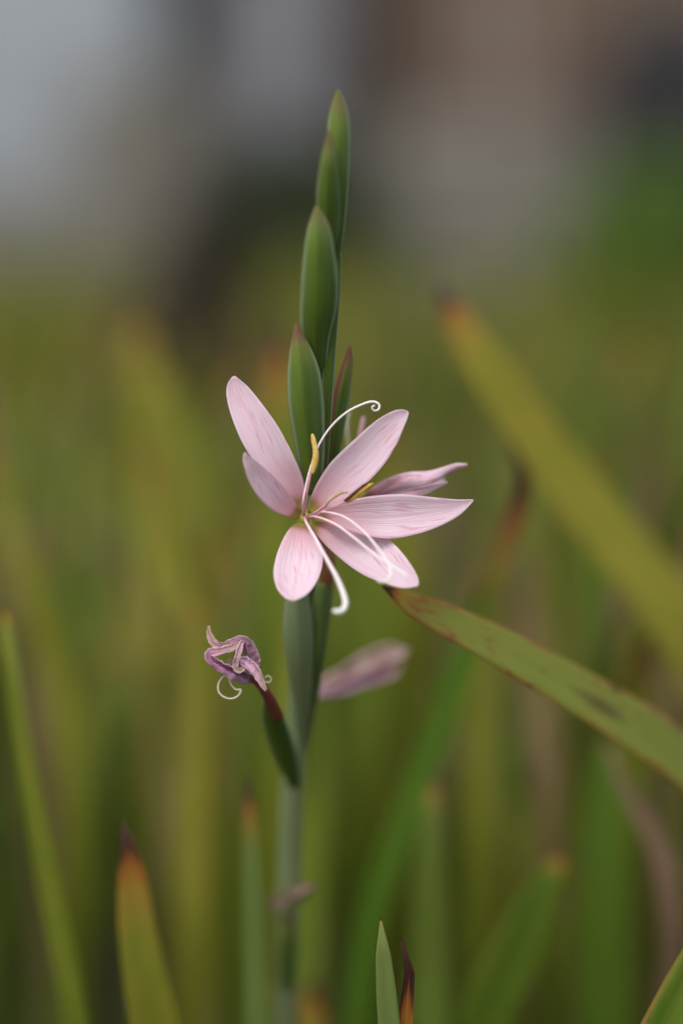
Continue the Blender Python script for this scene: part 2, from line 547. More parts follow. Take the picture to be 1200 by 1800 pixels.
M_STONE = simple('wall stone', (0.14, 0.13, 0.11), (0.25, 0.235, 0.20), 9, 0.85, 0.2, 0, 0.7, 0.01)
M_MORTAR = simple('wall core', (0.10, 0.09, 0.075), (0.15, 0.135, 0.11), 9, 0.9, 0.1)


def gable_roof(name, x0, x1, y0, y1, z, h, over, base):
    bx, by, bz = base
    ym = (y0 + y1) / 2
    v = [(x0 - over, y0 - over, z), (x1 + over, y0 - over, z), (x1 + over, ym, z + h), (x0 - over, ym, z + h), (x0 - over, y1 + over, z), (x1 + over, y1 + over, z)]
    v += [(a, b, c - 0.09) for a, b, c in v]
    f = [(0, 1, 2, 3), (3, 2, 5, 4), (6, 9, 8, 7), (9, 10, 11, 8), (0, 6, 7, 1), (4, 5, 11, 10), (0, 3, 9, 6), (3, 4, 10, 9), (1, 7, 8, 2), (2, 8, 11, 5)]
    return mesh_from(name, [(a - bx, b - by, c - bz) for a, b, c in v], f, smooth=False)


def house(name, label, x0, x1, y0, y1, h, m, windows, door=None, plinth=0.5):
    b = ((x0 + x1) / 2, y0, 0)
    t = thing(name, label, 'house', b)
    link('wall', box('wall', x0, x1, y0, y1, 0, h, b), m, t)
    link('plinth', box('plinth', x0 - 0.03, x1 + 0.03, y0 - 0.04, y0 + 0.4, 0, plinth, b), M_PLINTH, t)
    link('roof', gable_roof('roof', x0, x1, y0, y1, h + 0.08, 1.4, 0.25, b), M_ROOF, t)
    for wx, wz, ww, wh in windows:
        w = link('window', box('window', wx, wx + ww, y0 - 0.03, y0 + 0.05, wz, wz + wh, b), M_WHITE, t)
        for i in range(2):
            xa = wx + 0.05 + i * (ww / 2 - 0.02)
            link('pane', box('pane', xa, xa + ww / 2 - 0.08, y0 - 0.034, y0 - 0.02, wz + 0.06, wz + wh - 0.06, b), M_GLASS, w)
        link('sill', box('sill', wx - 0.05, wx + ww + 0.05, y0 - 0.10, y0 - 0.031, wz - 0.06, wz - 0.003, b), M_WHITE, w)
    if door:
        dx, dw, dh = door
        d = link('door', box('door', dx, dx + dw, y0 - 0.05, y0 + 0.05, 0.0, dh, b), M_LDOOR, t)
        link('handle', box('handle', dx + 0.06, dx + 0.09, y0 - 0.11, y0 - 0.051, 0.98, 1.1, b), M_BARREL, d)
    return t


house('house', 'pale blue grey rendered house with stone plinth beyond the garden', -7.0, -0.72, 8.0, 13.0, 2.7, M_RENDER, [(-2.6, 1.05, 0.9, 1.05), (-5.4, 1.05, 0.9, 1.05)], (-3.9, 0.85, 2.0), 0.62)
house('outbuilding', 'grey rendered outbuilding behind the brown fence and black barrel', 1.15, 6.0, 9.2, 13.0, 2.4, M_RENDER2, [(2.6, 1.05, 0.9, 0.9)], (4.2, 0.85, 2.0), 0.4)

sb = (-0.25, 8.4, 0)
shed = thing('garden_shed', 'weathered grey board shed with a lavender grey door', 'shed', sb)
link('wall', box('wall', -0.60, 0.42, 8.45, 10.2, 0, 2.1, sb), M_DPOST, shed)
bd = box('board', -0.055, 0.055, -0.03, 0.0, 0, 2.08, bev=0.006)
xb = -0.54
while xb < 0.40:
    if not (-0.47 < xb < -0.03):
        link('board', bd, M_BOARD, shed).location = (xb - sb[0], 8.449 - sb[1], 0.01)
    xb += 0.118
dr = link('door', box('door', -0.445, -0.065, 8.39, 8.445, 0.05, 1.86, sb, 0.008), M_LDOOR, shed)
link('handle', box('handle', -0.12, -0.10, 8.34, 8.389, 0.95, 1.08, sb), M_BARREL, dr)
for hz in (0.35, 1.55):
    link('hinge', box('hinge', -0.44, -0.25, 8.381, 8.389, hz, hz + 0.05, sb), M_BARREL, dr)
link('roof', gable_roof('roof', -0.60, 0.42, 8.45, 10.2, 2.15, 0.5, 0.12, sb), M_ROOF, shed)

fb = (0.7, 7.6, 0)
fence = thing('wooden_fence', 'brown stained board fence with dark posts beside the shed', 'fence', fb)
bd2 = box('board', -0.07, 0.07, -0.012, 0.012, 0, 1.75, bev=0.004)
rb = random.Random(4)
xb = 0.27
while xb < 3.4:
    o = link('board', bd2, M_BROWN, fence)
    o.location = (xb - fb[0], 7.6 - fb[1] + rb.uniform(-0.004, 0.004), 0.06 + rb.uniform(-0.012, 0.012))
    xb += 0.152
ps = box('post', -0.085, 0.085, -0.085, 0.085, 0, 1.95, bev=0.01)
for xp in (0.12, 1.95, 3.5):
    link('post', ps, M_DPOST, fence).location = (xp - fb[0], 7.66 - fb[1] if xp > 1 else 7.55 - fb[1], 0)
for zr in (0.4, 1.4):
    link('rail', box('rail', 0.19, 3.43, 7.62, 7.66, zr, zr + 0.09, fb), M_BROWN, fence)

# rain barrel
bb = (0.97, 6.0, 0)
bar = thing('rain_barrel', 'black plastic rain barrel with lid in front of the brown fence', 'barrel', bb)
prof = [(0.0, 0.215), (0.04, 0.225), (0.25, 0.25), (0.28, 0.257), (0.30, 0.252), (0.5, 0.262), (0.70, 0.252), (0.72, 0.257), (0.75, 0.25), (0.95, 0.228), (0.97, 0.225)]
link('body', tube_mesh('body', [(0, 0, z) for z, r in prof], [r for z, r in prof], 28), M_BARREL, bar)
link('lid', tube_mesh('lid', [(0, 0, 0.972), (0, 0, 0.975), (0, 0, 1.0), (0, 0, 1.02)], [0.20, 0.245, 0.245, 0.18], 28), M_BARREL, bar)
link('tap', tube_mesh('tap', [(0, -0.22, 0.2), (0, -0.30, 0.2), (0, -0.32, 0.17)], [0.015, 0.015, 0.012], 8), M_DPOST, bar)

# low dry stone walls
rw = random.Random(9)
stone_meshes = []
for s in range(6):
    me = box('stone', -0.5, 0.5, -0.5, 0.5, -0.5, 0.5, bev=0.10)
    rs = np.random.RandomState(s)
    for v in me.vertices:
        v.co = v.co + Vector(rs.uniform(-0.05, 0.05, 3))
    me.update()
    stone_meshes.append(me)


def stone_wall(label, x0, x1, y, rows):
    wb = ((x0 + x1) / 2, y, 0)
    hh = 0.105
    t = thing('stone_wall', label, 'wall', wb)
    t['kind'] = 'thing'
    link('core', box('core', x0 + 0.02, x1 - 0.02, y - 0.05, y + 0.16, 0, rows * hh - 0.06, wb), M_MORTAR, t)
    for row in range(rows):
        xs = x0
        while xs < x1 - 0.02:
            w = min(rw.uniform(0.12, 0.24), x1 - xs + rw.uniform(-0.02, 0.02))
            o = link('stone', rw.choice(stone_meshes), M_STONE, t)
            o.location = (xs + w / 2 - wb[0], -0.09 + rw.uniform(-0.012, 0.012), row * hh + hh / 2)
            o.scale = (w * 0.96, 0.16, hh * 0.95)
            xs += w


stone_wall('low beige dry stone wall in front of the brown fence', 0.12, 0.62, 5.5, 7)
stone_wall('taller beige dry stone wall in front of the pale house corner', -0.90, -0.46, 7.0, 9)

# ------------------------------------------------------------------ shrubs


def shrub_mesh(rx, ry, rz, n, leaf, seed, hollow=0.35):
    rng = np.random.RandomState(seed)
    vs, fs = [], []
    lob = [(unit(rng.normal(size=3)), rng.uniform(0.75, 1.1)) for _ in range(9)]
    for i in range(n):
        d = unit(rng.normal(size=3))
        d[2] = d[2] * 0.9 + 0.1
        k = max(max(np.dot(d, a) ** 3 * b for a, b in lob), 0.72)
        p = d * np.array((rx, ry, rz)) * k * rng.uniform(hollow, 1.0) ** 0.5
        p[2] = p[2] + rz
        if p[2] < 0.02:
            continue
        a = unit(rng.normal(size=3) + d)
        b = unit(np.cross(a, rng.normal(size=3)))
        c = unit(np.cross(a, b))
        L = leaf * rng.uniform(0.6, 1.2)
        k0 = len(vs)
        vs += [p, p + b * L * 0.5 + c * L * 0.24 + a * L * 0.06, p + b * L, p + b * L * 0.5 - c * L * 0.24 + a * L * 0.06]
        fs.append((k0, k0 + 1, k0 + 2, k0 + 3))
    return mesh_from('foliage', vs, fs, smooth=False)


M_SHRUB_D = simple('dark evergreen leaf', (0.018, 0.030, 0.012), (0.050, 0.066, 0.026), 30, 0.5, 0.3, 0.15)
M_SHRUB_G = simple('fresh green leaf', (0.055, 0.120, 0.014), (0.120, 0.200, 0.022), 30, 0.5, 0.3, 0.25)
M_SHRUB_B = simple('brown dead leaf', (0.030, 0.023, 0.017), (0.060, 0.045, 0.030), 30, 0.7, 0.2, 0.1)
M_TWIG = simple('twig bark', (0.05, 0.035, 0.025), (0.10, 0.075, 0.05), 40, 0.8, 0.2)


def shrub(name, label, x, y, rx, ry, rz, n, leaf, m, seed):
    t = thing(name, label, 'shrub', (x, y, 0))
    link('foliage', shrub_mesh(rx, ry, rz, n, leaf, seed), m, t)
    rng = random.Random(seed)
    for i in range(6):
        an = rng.uniform(0, 6.28)
        e = (math.cos(an) * rx * 0.7, math.sin(an) * ry * 0.7, rz * rng.uniform(0.9, 1.5))
        pts = spline([(0, 0, -0.01), (e[0] * 0.25, e[1] * 0.25, e[2] * 0.45), e], 8)
        link('branch', tube_mesh('branch', pts, np.linspace(0.012, 0.003, 8), 6), M_TWIG, t)
    return t


shrub('evergreen_shrub', 'dark evergreen shrub in front of the weathered shed', -0.10, 3.9, 0.25, 0.22, 0.37, 3200, 0.045, M_SHRUB_D, 3)
shrub('dead_shrub', 'small dark brown dead shrub at the back of the leaf bed', -0.138, 1.95, 0.085, 0.08, 0.262, 2200, 0.030, M_SHRUB_B, 5)
shrub('green_shrub', 'fresh green rounded shrub below the black barrel', 0.58, 3.4, 0.34, 0.25, 0.33, 3200, 0.05, M_SHRUB_G, 8)

# ------------------------------------------------------------------ leaf blades


def blade(pts, widths, normal, n=26, m=7, fold=0.18, thick=0.0005, twist=(0, 0), crumple=0.0, seed=0, base=(0, 0, 0), name='leaf', curl=0.0):
    """Strap-shaped blade, tip first: pts (k,3) and full widths in metres along them."""
    w = np.asarray(widths, float)[:, None]
    q = spline(np.concatenate((np.asarray(pts, float), w), axis=1), n)
    p, w = q[:, :3], np.maximum(q[:, 3], 0.0002)
    t = unit(np.gradient(p, axis=0))
    s = np.concatenate(([0], np.cumsum(np.linalg.norm(np.diff(p, axis=0), axis=1))))
    nv = np.asarray(normal, float)
    rng = np.random.RandomState(seed)
    grid = np.zeros((n, m, 3))
    uv = np.zeros((n, m, 2))
    for i in range(n):
        a = unit(nv - t[i] * np.dot(nv, t[i]))
        b = np.cross(t[i], a)
        tw = twist[0] + (twist[1] - twist[0]) * i / (n - 1)
        a, b = a * math.cos(tw) + b * math.sin(tw), b * math.cos(tw) - a * math.sin(tw)
        for j in range(m):
            v = j / (m - 1) * 2 - 1
            if curl:
                an = v * curl
                off = b * (math.sin(an) / curl) * w[i] / 2 + a * (1 - math.cos(an)) / curl * w[i] / 2
            else:
                off = b * v * w[i] / 2 + a * (abs(v) - 0.5) * fold * w[i] / 2
            if crumple:
                off = off + a * crumple * w[i] * rng.uniform(-1, 1) + b * crumple * w[i] * rng.uniform(-.6, .6)
            grid[i, j] = p[i] + off
            uv[i, j] = (s[i] * 10, j / (m - 1))
    return sheet(name, grid, uv, thick, base)


LEAF_DEFAULT = dict(tone=0.2, burn=0.0, edge=0.0, dry=0.0, glaucous=0.0, dull=0.0, spot=0.0)


def px_leaf(parent, pts, root, root_w=0.007, normal=None, **kw):
    """A blade whose upper run was read off the photograph: (px, py, depth, width px), then its root on the ground."""
    props = dict(LEAF_DEFAULT)
    for k in list(kw):
        if k in props:
            props[k] = kw.pop(k)
    P = [at(a, b, z) for a, b, z, w in pts]
    W = [w / FPX * z for a, b, z, w in pts]
    rt = np.array((root[0], root[1], -0.004))
    mid = (P[-1] * 0.5 + rt * 0.5)
    mid[:2] = P[-1][:2] * 0.42 + rt[:2] * 0.58
    P += [mid, rt]
    W += [W[-1] * 0.9, root_w]
    base = tuple(parent.location)
    me = blade(P, W, normal if normal is not None else (-FV), n=kw.pop('n', 34), base=base, **kw)
    return link('leaf', me, M_LEAF, parent, **props)


def below(px, py, z, dx=0.0, dy=0.02):
    q = at(px, py, z)
    return (q[0] + dx, q[1] + dy)


# --- hand-placed neighbours of the flowering stem
def plant(label, root, group=None, name='leafy_plant'):
    return thing(name, label, 'plant', (root[0], root[1], 0), group)


r = below(1330, 1500, 0.50, 0.02, 0.03)
t = plant('plant whose long arching green leaf with scorched tip reaches under the open flower', r)
px_leaf(t, [(672, 1030, .431, 3), (700, 1052, .432, 34), (745, 1072, .434, 60), (830, 1113, .438, 78), (960, 1183, .446, 93), (1080, 1255, .455, 106), (1200, 1335, .466, 118), (1330, 1460, .485, 112)], r,
        tone=0.52, burn=0.026, edge=1.0, spot=0.60, n=60, m=9, fold=0.03, glaucous=0.40, seed=1, normal=-FV + 0.7 * UV_)
px_leaf(t, [(1450, 1150, .50, 4), (1440, 1300, .50, 60), (1400, 1500, .50, 80)], r, tone=0.2, burn=0.05)

r = below(1290, 1500, 0.58, 0.03, 0.05)
t = plant('plant with a broad yellow leaf leaning left, its tip scorched dark red', r)
px_leaf(t, [(768, 505, .545, 6), (792, 540, .545, 42), (850, 640, .545, 82), (945, 775, .55, 102), (1060, 925, .555, 116), (1200, 1105, .56, 124), (1300, 1320, .57, 120)], r,
        tone=0.85, burn=0.065, n=50, fold=0.08, normal=-FV + 0.7 * UV_)

r = below(600, 1800, 0.52, -0.02, 0.05)
t = plant('plant with a dark green leaf curling over to a withered brown tip', r)
px_leaf(t, [(896, 778, .520, 4), (918, 812, .520, 20), (922, 855, .520, 34), (902, 925, .522, 44), (872, 1005, .525, 52), (838, 1090, .535, 56), (772, 1280, .545, 64), (700, 1480, .555, 68), (645, 1660, .565, 66)], r,
        tone=0.0, burn=0.17, dull=0.55, n=50, twist=(0.7, 1.0), fold=0.2)
px_leaf(t, [(497, 565, .615, 4), (495, 590, .615, 30), (492, 660, .615, 44), (486, 800, .615, 56), (500, 1000, .615, 66), (540, 1300, .615, 72)], r, tone=0.35, burn=0.10)

r = below(175, 1950, 0.50, 0.01, 0.02)
t = plant('plant with a slim olive leaf leaning left at the dark end of the bed', r)
px_leaf(t, [(6, 1060, .485, 4), (14, 1110, .480, 20), (32, 1250, .480, 30), (62, 1430, .482, 36), (98, 1610, .485, 42), (135, 1800, .488, 46)], r, tone=0.42, burn=0.02, fold=0.3)

r = below(280, 1900, 0.47, 0.0, 0.02)
t = plant('plant with an upright yellowing leaf whose pointed tip is scorched black and rust', r)
px_leaf(t, [(216, 1442, .462, 3), (226, 1480, .462, 26), (232, 1530, .462, 46), (240, 1620, .464, 64), (256, 1720, .466, 78), (276, 1830, .47, 88)], r, tone=0.62, burn=0.085, n=44, fold=0.2)

r = below(450, 1950, 0.49, 0.0, 0.02)
t = plant('plant with one narrow grey green leaf ending in a thin dark tip beside the stem', r)
px_leaf(t, [(437, 1368, .472, 3), (438, 1400, .472, 14), (440, 1450, .472, 26), (443, 1560, .474, 34), (447, 1700, .477, 38), (450, 1850, .48, 40)], r, tone=0.15, burn=0.05, dull=0.3, glaucous=0.75, fold=0.35, n=40)

r = below(690, 1960, 0.425, 0.0, 0.015)
t = plant('pair of young leaves, one smooth grey green and one curled dark brown', r)
px_leaf(t, [(669, 1615, .4205, 2), (671, 1640, .4205, 17), (674, 1690, .4205, 29), (679, 1750, .421, 36), (685, 1830, .422, 40)], r, tone=0.12, burn=0.003, glaucous=0.85, n=44, m=9, fold=0.2, edge=0.15)
px_leaf(t, [(705, 1649, .423, 2), (714, 1672, .423, 12), (721, 1705, .423, 21), (719, 1750, .423, 28), (714, 1800, .424, 31), (710, 1860, .424, 32)], r, tone=0.75, burn=0.125, n=44, m=9, curl=0.9, twist=(0.5, 0.0))

r = below(1080, 2000, 0.415, 0.0, 0.015)
t = plant('plant with a dark green leaf leaning right across the corner of the bed', r)
px_leaf(t, [(1330, 1450, .412, 3), (1300, 1540, .412, 40), (1245, 1660, .412, 74), (1180, 1790, .412, 90), (1120, 1920, .413, 90)], r, tone=0.18, edge=0.8, burn=0.03, fold=0.25, n=40)

r = below(760, 1950, 0.535, 0.0, 0.03)
t = plant('plant with an upright bluish green leaf and small orange tip behind the young pair', r)
px_leaf(t, [(764, 1362, .530, 3), (760, 1400, .530, 22), (755, 1480, .530, 44), (752, 1600, .532, 58), (754, 1750, .535, 66), (758, 1880, .535, 66)], r, tone=0.10, burn=0.028, glaucous=0.35, fold=0.3)

r = below(820, 1950, 0.535, -0.01, 0.03)
t = plant('plant with a green leaf leaning right to a short rust and black tip', r)
px_leaf(t, [(995, 1490, .520, 4), (978, 1520, .520, 36), (945, 1590, .520, 72), (900, 1690, .523, 96), (850, 1810, .527, 104)], r, tone=0.16, burn=0.024, fold=0.2)

r = below(1120, 2000, 0.53, 0.0, 0.03)
t = plant('plant with a drooping dead straw brown leaf bent at its tip', r)
px_leaf(t, [(1066, 1305, .530, 4), (1078, 1345, .530, 14), (1105, 1395, .530, 24), (1140, 1450, .530, 38), (1168, 1520, .530, 44), (1182, 1610, .530, 42), (1178, 1720, .535, 36), (1165, 1850, .540, 30)], r, tone=0.5, dry=1.0, n=40, curl=0.8, twist=(0.4, -0.3), crumple=0.03, seed=4)
px_leaf(t, [(1068, 1295, .575, 4), (1065, 1350, .575, 50), (1062, 1480, .575, 82), (1058, 1620, .577, 92), (1060, 1800, .580, 96)], r, tone=0.10, burn=0.01, fold=0.25)

r = below(1090, 1800, 0.60, 0.0, 0.03)
t = plant('plant with an olive leaf with brown pointed tip behind the arching leaf', r)
px_leaf(t, [(1143, 1095, .585, 4), (1138, 1140, .585, 30), (1122, 1230, .585, 52), (1102, 1350, .587, 66), (1085, 1520, .59, 74)], r, tone=0.42, burn=0.075, dull=0.5, fold=0.25)

r = below(870, 1800, 0.64, 0.0, 0.04)
t = plant('plant with two broad yellow green leaves behind the curled brown tip', r)
px_leaf(t, [(842, 990, .62, 5), (846, 1050, .62, 27), (850, 1180, .62, 44), (846, 1350, .62, 52), (850, 1550, .625, 57)], r, tone=0.50, burn=0.04)
px_leaf(t, [(908, 1335, .60, 5), (914, 1375, .64, 24), (925, 1450, .64, 34), (915, 1600, .64, 38)], r, tone=0.72, burn=0.02, dull=0.5)

r = below(505, 2000, 0.50, -0.012, 0.02)
t = plant('plant with a short green leaf with rust tip at the foot of the flower stem', r)
px_leaf(t, [(512, 1668, .515, 3), (508, 1700, .515, 32), (500, 1760, .515, 52), (496, 1860, .515, 62)], r, tone=0.15, burn=0.045)
px_leaf(t, [(548, 1720, .545, 3), (548, 1760, .545, 34), (545, 1860, .545, 56)], r, tone=0.75, burn=0.05)

r = below(230, 1500, 0.72, 0.0, 0.04)
t = plant('plant with tall yellow leaf and rust streaked leaf left of the flower', r)
px_leaf(t, [(236, 545, .76, 8), (245, 600, .76, 41), (262, 720, .76, 53), (275, 900, .76, 54), (270, 1200, .75, 54)], r, tone=0.85, burn=0.05)
px_leaf(t, [(188, 930, .64, 5), (205, 1000, .64, 16), (235, 1130, .64, 23), (262, 1280, .645, 27), (285, 1500, .65, 30)], r, tone=0.7, burn=0.08, dull=0.5, dry=0.3)
px_leaf(t, [(280, 640, .70, 6), (318, 760, .70, 41), (368, 930, .70, 50), (400, 1100, .70, 54), (410, 1300, .70, 54)], r, tone=0.42, burn=0.02)

r = below(60, 1500, 0.66, 0.0, 0.04)
t = plant('plant with a curved olive leaf at the far left of the bed', r)
px_leaf(t, [(-30, 780, .62, 6), (0, 870, .62, 31), (40, 1000, .62, 41), (95, 1170, .625, 48), (130, 1400, .63, 52)], r, tone=0.62, burn=0.04)

r = below(340, 1700, 0.60, 0.0, 0.04)
t = plant('plant with a bright yellow leaf behind the withered flower', r)
px_leaf(t, [(352, 1040, .60, 5), (350, 1110, .60, 30), (344, 1250, .60, 45), (338, 1450, .60, 52), (338, 1650, .60, 54)], r, tone=0.78, burn=0.04)
px_leaf(t, [(455, 900, .64, 5), (452, 980, .64, 34), (448, 1150, .64, 50), (440, 1400, .64, 54)], r, tone=0.18, burn=0.03)

r = below(640, 1500, 0.66, 0.0, 0.04)
t = plant('plant with fresh green leaves right behind the open flower stem', r)
px_leaf(t, [(650, 900, .64, 5), (652, 1000, .64, 38), (648, 1150, .64, 54), (640, 1350, .64, 60)], r, tone=0.22, burn=0.03)
px_leaf(t, [(560, 960, .66, 5), (590, 1080, .66, 38), (615, 1250, .66, 54), (630, 1450, .66, 57)], r, tone=0.25, burn=0.03)
px_leaf(t, [(716, 830, .70, 5), (700, 1000, .70, 38), (680, 1250, .70, 54)], r, tone=0.3, burn=0.03)

# --- leaning leaf fans close behind, mixed green, yellow and straw
lr = np.random.RandomState(77)
FANS = [(90, 'two crossing narrow leaves, one straw brown, left of the yellow leaf'), (420, 'narrow leaves crossing behind the withered flower, one brown tipped'), (770, 'thin leaning leaves crossing behind the fading flower'), (980, 'thin mixed leaves crossing behind the broad yellow leaf'), (1130, 'thin leaning leaves beside the dead straw brown leaf')]
for fx, lab in FANS:
    z0 = lr.uniform(0.60, 0.72)
    r = below(fx, 1500, z0, lr.uniform(-.02, .02), 0.04)
    t = plant(lab, r, name='leaf_fan')
    for i in range(5):
        z = z0 + lr.uniform(-0.03, 0.05)
        tx, ty = fx + lr.uniform(-190, 190), lr.uniform(620, 1250)
        w = lr.uniform(26, 44)
        bx = fx + lr.uniform(-40, 40)
        px_leaf(t, [(tx, ty, z, 3), (tx * .93 + bx * .07, ty + 60, z, w * .6), (tx * .7 + bx * .3, ty + 220, z, w), (tx * .4 + bx * .6, ty + 430, z, w * 1.1)], r,
                tone=float(lr.uniform(0.05, 0.9)), burn=float(lr.choice((0.03, 0.06, 0.10))), dull=float(lr.uniform(0, 1)), dry=float(lr.choice((0, 0, 0, 0.7))), fold=0.3, twist=(float(lr.uniform(-.8, .8)), 0.0))

# --- the rest of the bed: clumps of strap leaves
rng = np.random.RandomState(12)
pool = []
for i in range(16):
    L = 0.40
    lean = rng.uniform(0.03, 0.17) if i % 4 else rng.uniform(0.17, 0.27)
    side = rng.uniform(-0.03, 0.03)
    w = rng.uniform(0.006, 0.0110)
    top = math.sqrt(max(L * L - lean * lean, 0.05))
    droop = 0.0 if i % 4 else 0.05
    pts = [(lean, side, top - droop), (lean * 0.86, side * 0.8, top * 0.94 - droop * 0.3), (lean * 0.62, side * 0.6, top * 0.80), (lean * 0.30, side * 0.3, top * 0.5), (lean * 0.08, 0, top * 0.2), (0, 0, -0.004)]
    pool.append(blade(pts, [0.0006, w * 0.55, w * 0.95, w, w * 0.85, w * 0.6], (-1, 0.2, 0.25), n=16, m=5, fold=0.25, thick=0.0006, twist=(rng.uniform(-.6, .6), 0)))

CLASSES = {
    'green': ('clump of upright green strap leaves', 'green leaf clumps'),
    'yellow': ('clump of yellowing strap leaves', 'yellowing leaf clumps'),
    'brown': ('clump of strap leaves with many dead brown blades', 'part-dead leaf clumps'),
}


def clump(x, y, kind, nl, hscale):
    lab, grp = CLASSES[kind]
    where = 'just behind the flower' if y < 1.3 else 'farther back towards the shrubs'
    lab, grp = lab + ' ' + where, grp + ' ' + where
    t = thing('leaf_clump', lab, 'plant', (x, y, 0), grp)
    for i in range(nl):
        me = pool[rng.randint(len(pool))]
        tone = {'green': rng.uniform(0.0, 0.40), 'yellow': rng.uniform(0.5, 0.95), 'brown': rng.uniform(0.3, 0.8)}[kind]
        dry = float(rng.uniform(0.6, 1.0)) if rng.uniform() < {'green': 0.10, 'yellow': 0.15, 'brown': 0.5}[kind] else 0.0
        o = link('leaf', me, M_LEAF, t, tone=float(tone), burn=float(rng.choice((0.0, 0.03, 0.06, 0.12))), edge=0.2, dry=dry, glaucous=float(rng.uniform(0, 0.4)) if kind == 'green' else 0.0)
        s = hscale * rng.uniform(0.78, 1.10)
        o.location = (rng.uniform(-.018, .018), rng.uniform(-.018, .018), 0)
        o.rotation_euler = (0, 0, rng.uniform(0, 2 * math.pi))
        o.scale = (1.0, 1.0, s)


spots = []
tries = 0
while len(spots) < 150 and tries < 9000:
    tries += 1
    y = 0.74 + 1.75 * rng.uniform() ** 1.25
    half = 0.12 + y * 0.26
    x = rng.uniform(-half, half)
    if all((x - a) ** 2 + (y - b) ** 2 > (0.055 + 0.02 * y) ** 2 for a, b in spots):
        spots.append((x, y))
for x, y in spots:
    u = x / y * FPX + 600
    py_ = 0.62 if u < 430 else (0.25 if u < 900 else 0.35)
    if y < 1.15:
        py_ *= 0.3
    q = rng.uniform()
    kind = 'brown' if q < 0.07 else ('yellow' if q < 0.07 + py_ * 0.8 else 'green')
    clump(x, y, kind, rng.randint(6, 10), 1.0)

# beyond them the bed goes on as one mass of leaves
vs, fs, uvs = [], [], []


def mass_leaf(x, y, h, ln, w):
    an = rng.uniform(0, 6.28)
    bx, by = math.cos(an), math.sin(an)
    k0 = len(vs)
    for f_, ww in ((0, 0.7), (0.4, 1.0), (0.75, 0.9), (1.0, 0.08)):
        cx, cy, cz = x + bx * ln * f_ ** 2, y + by * ln * f_ ** 2, h * f_
        vs.extend([(cx - by * w * ww, cy + bx * w * ww, cz), (cx + bx * w * .3, cy + by * w * .3, cz), (cx + by * w * ww, cy - bx * w * ww, cz)])
        uvs.extend([((1 - f_) * h * 10, 0), ((1 - f_) * h * 10, .5), ((1 - f_) * h * 10, 1)])
    for s in range(3):
        a = k0 + s * 3
        fs.extend([(a, a + 1, a + 4, a + 3), (a + 1, a + 2, a + 5, a + 4)])


for i in range(1700):
    y = 2.55 + 1.35 * rng.uniform()
    mass_leaf(rng.uniform(-0.3 - y * 0.28, 0.3 + y * 0.28), y, rng.uniform(0.28, 0.46), rng.uniform(0.02, 0.16), rng.uniform(0.004, 0.007))
i = 0
while i < 4200:  # unseen leaves beside and behind the camera, added to shade the lower foliage
    x, y = rng.uniform(-0.9, 0.9), rng.uniform(-0.7, 1.6)
    ln = rng.uniform(0.02, 0.12)
    if y > -0.25 and abs(x) < 0.10 + 0.20 * max(y, 0) + ln:
        continue
    mass_leaf(x, y, rng.uniform(0.26, 0.42), ln, rng.uniform(0.004, 0.0065))
    i += 1
link('leaf_mass', mesh_from('leaf_mass', vs, fs, uvs), M_LEAF, None, kind='stuff', label='mass of olive strap leaves filling the rest of the bed, some unseen and added for shade', category='foliage', tone=0.45, burn=0.05, edge=0.0, dry=0.0, glaucous=0.1)

# ------------------------------------------------------------------ the flowering stem
STEM = [(589, 300, .4100, 6), (588, 420, .4135, 9), (581, 560, .419, 11), (573, 700, .4250, 13), (558, 850, .4310, 14), (546, 950, .4350, 15), (534, 1080, .4440, 19), (528, 1200, .4520, 20), (521, 1300, .4590, 21), (513, 1400, .4660, 21), (508, 1550, .4770, 20), (504, 1700, .4880, 20), (500, 1850, .499, 20)]
sp3 = [at(a, b, z) for a, b, z, w in STEM]
srad = [w / FPX * z for a, b, z, w in STEM]
root = sp3[-1] + (sp3[-1] - sp3[-3]) / np.linalg.norm(sp3[-1] - sp3[-3]) * 0.05
PB = np.array((root[0] - 0.012, root[1] + 0.05, 0.0))
sp3 += [np.array((root[0] - 0.006, root[1] + 0.022, 0.13)), PB + np.array((0, 0, -0.003))]
srad += [0.0025, 0.0032]
fp = thing('flowering_plant', 'tall green stem with one open pale pink six-petalled flower and closed bracts above', 'flower', PB)
q = spline(np.concatenate((np.array(sp3), np.array(srad)[:, None]), axis=1), 70)
link('stem', tube_mesh('stem', q[:, :3], q[:, 3], 14, PB), M_STEM, fp)


def outline(Lp, Rp, zt, n, m, bulge, lean=0.0, ripple=0.0, seed=0, power=2.0):
    """Surface between two outline edges (tip or base first) with depth along it and a cupped section."""
    L, Rr = spline(Lp, n), spline(Rp, n)
    zz = np.interp(np.linspace(0, 1, n), np.linspace(0, 1, len(zt)), zt)
    zz = np.convolve(np.pad(zz, 2, mode='edge'), np.ones(5) / 5, mode='valid')
    rngl = np.random.RandomState(seed)
    ph = rngl.uniform(0, 6.28, 4)
    g = np.zeros((n, m, 3))
    uv = np.zeros((n, m, 2))
    for i in range(n):
        wpx = np.linalg.norm(L[i] - Rr[i])
        u = i / (n - 1)
        for j in range(m):
            s = j / (m - 1)
            v = s * 2 - 1
            x, y = L[i] * (1 - s) + Rr[i] * s
            dz = bulge * wpx / FPX * zz[i] * 0.5 * (1 - abs(v) ** power) + lean * 0.5 * v * wpx / FPX * zz[i]
            dz += ripple * math.sin(7 * u + ph[0]) * v * wpx / FPX * zz[i] + ripple * 0.6 * math.sin(15 * u + ph[1] + 2 * v) * abs(v) * wpx / FPX * zz[i]
            g[i, j] = at(x, y, zz[i] + dz)
            uv[i, j] = (u, s)
    return g, uv


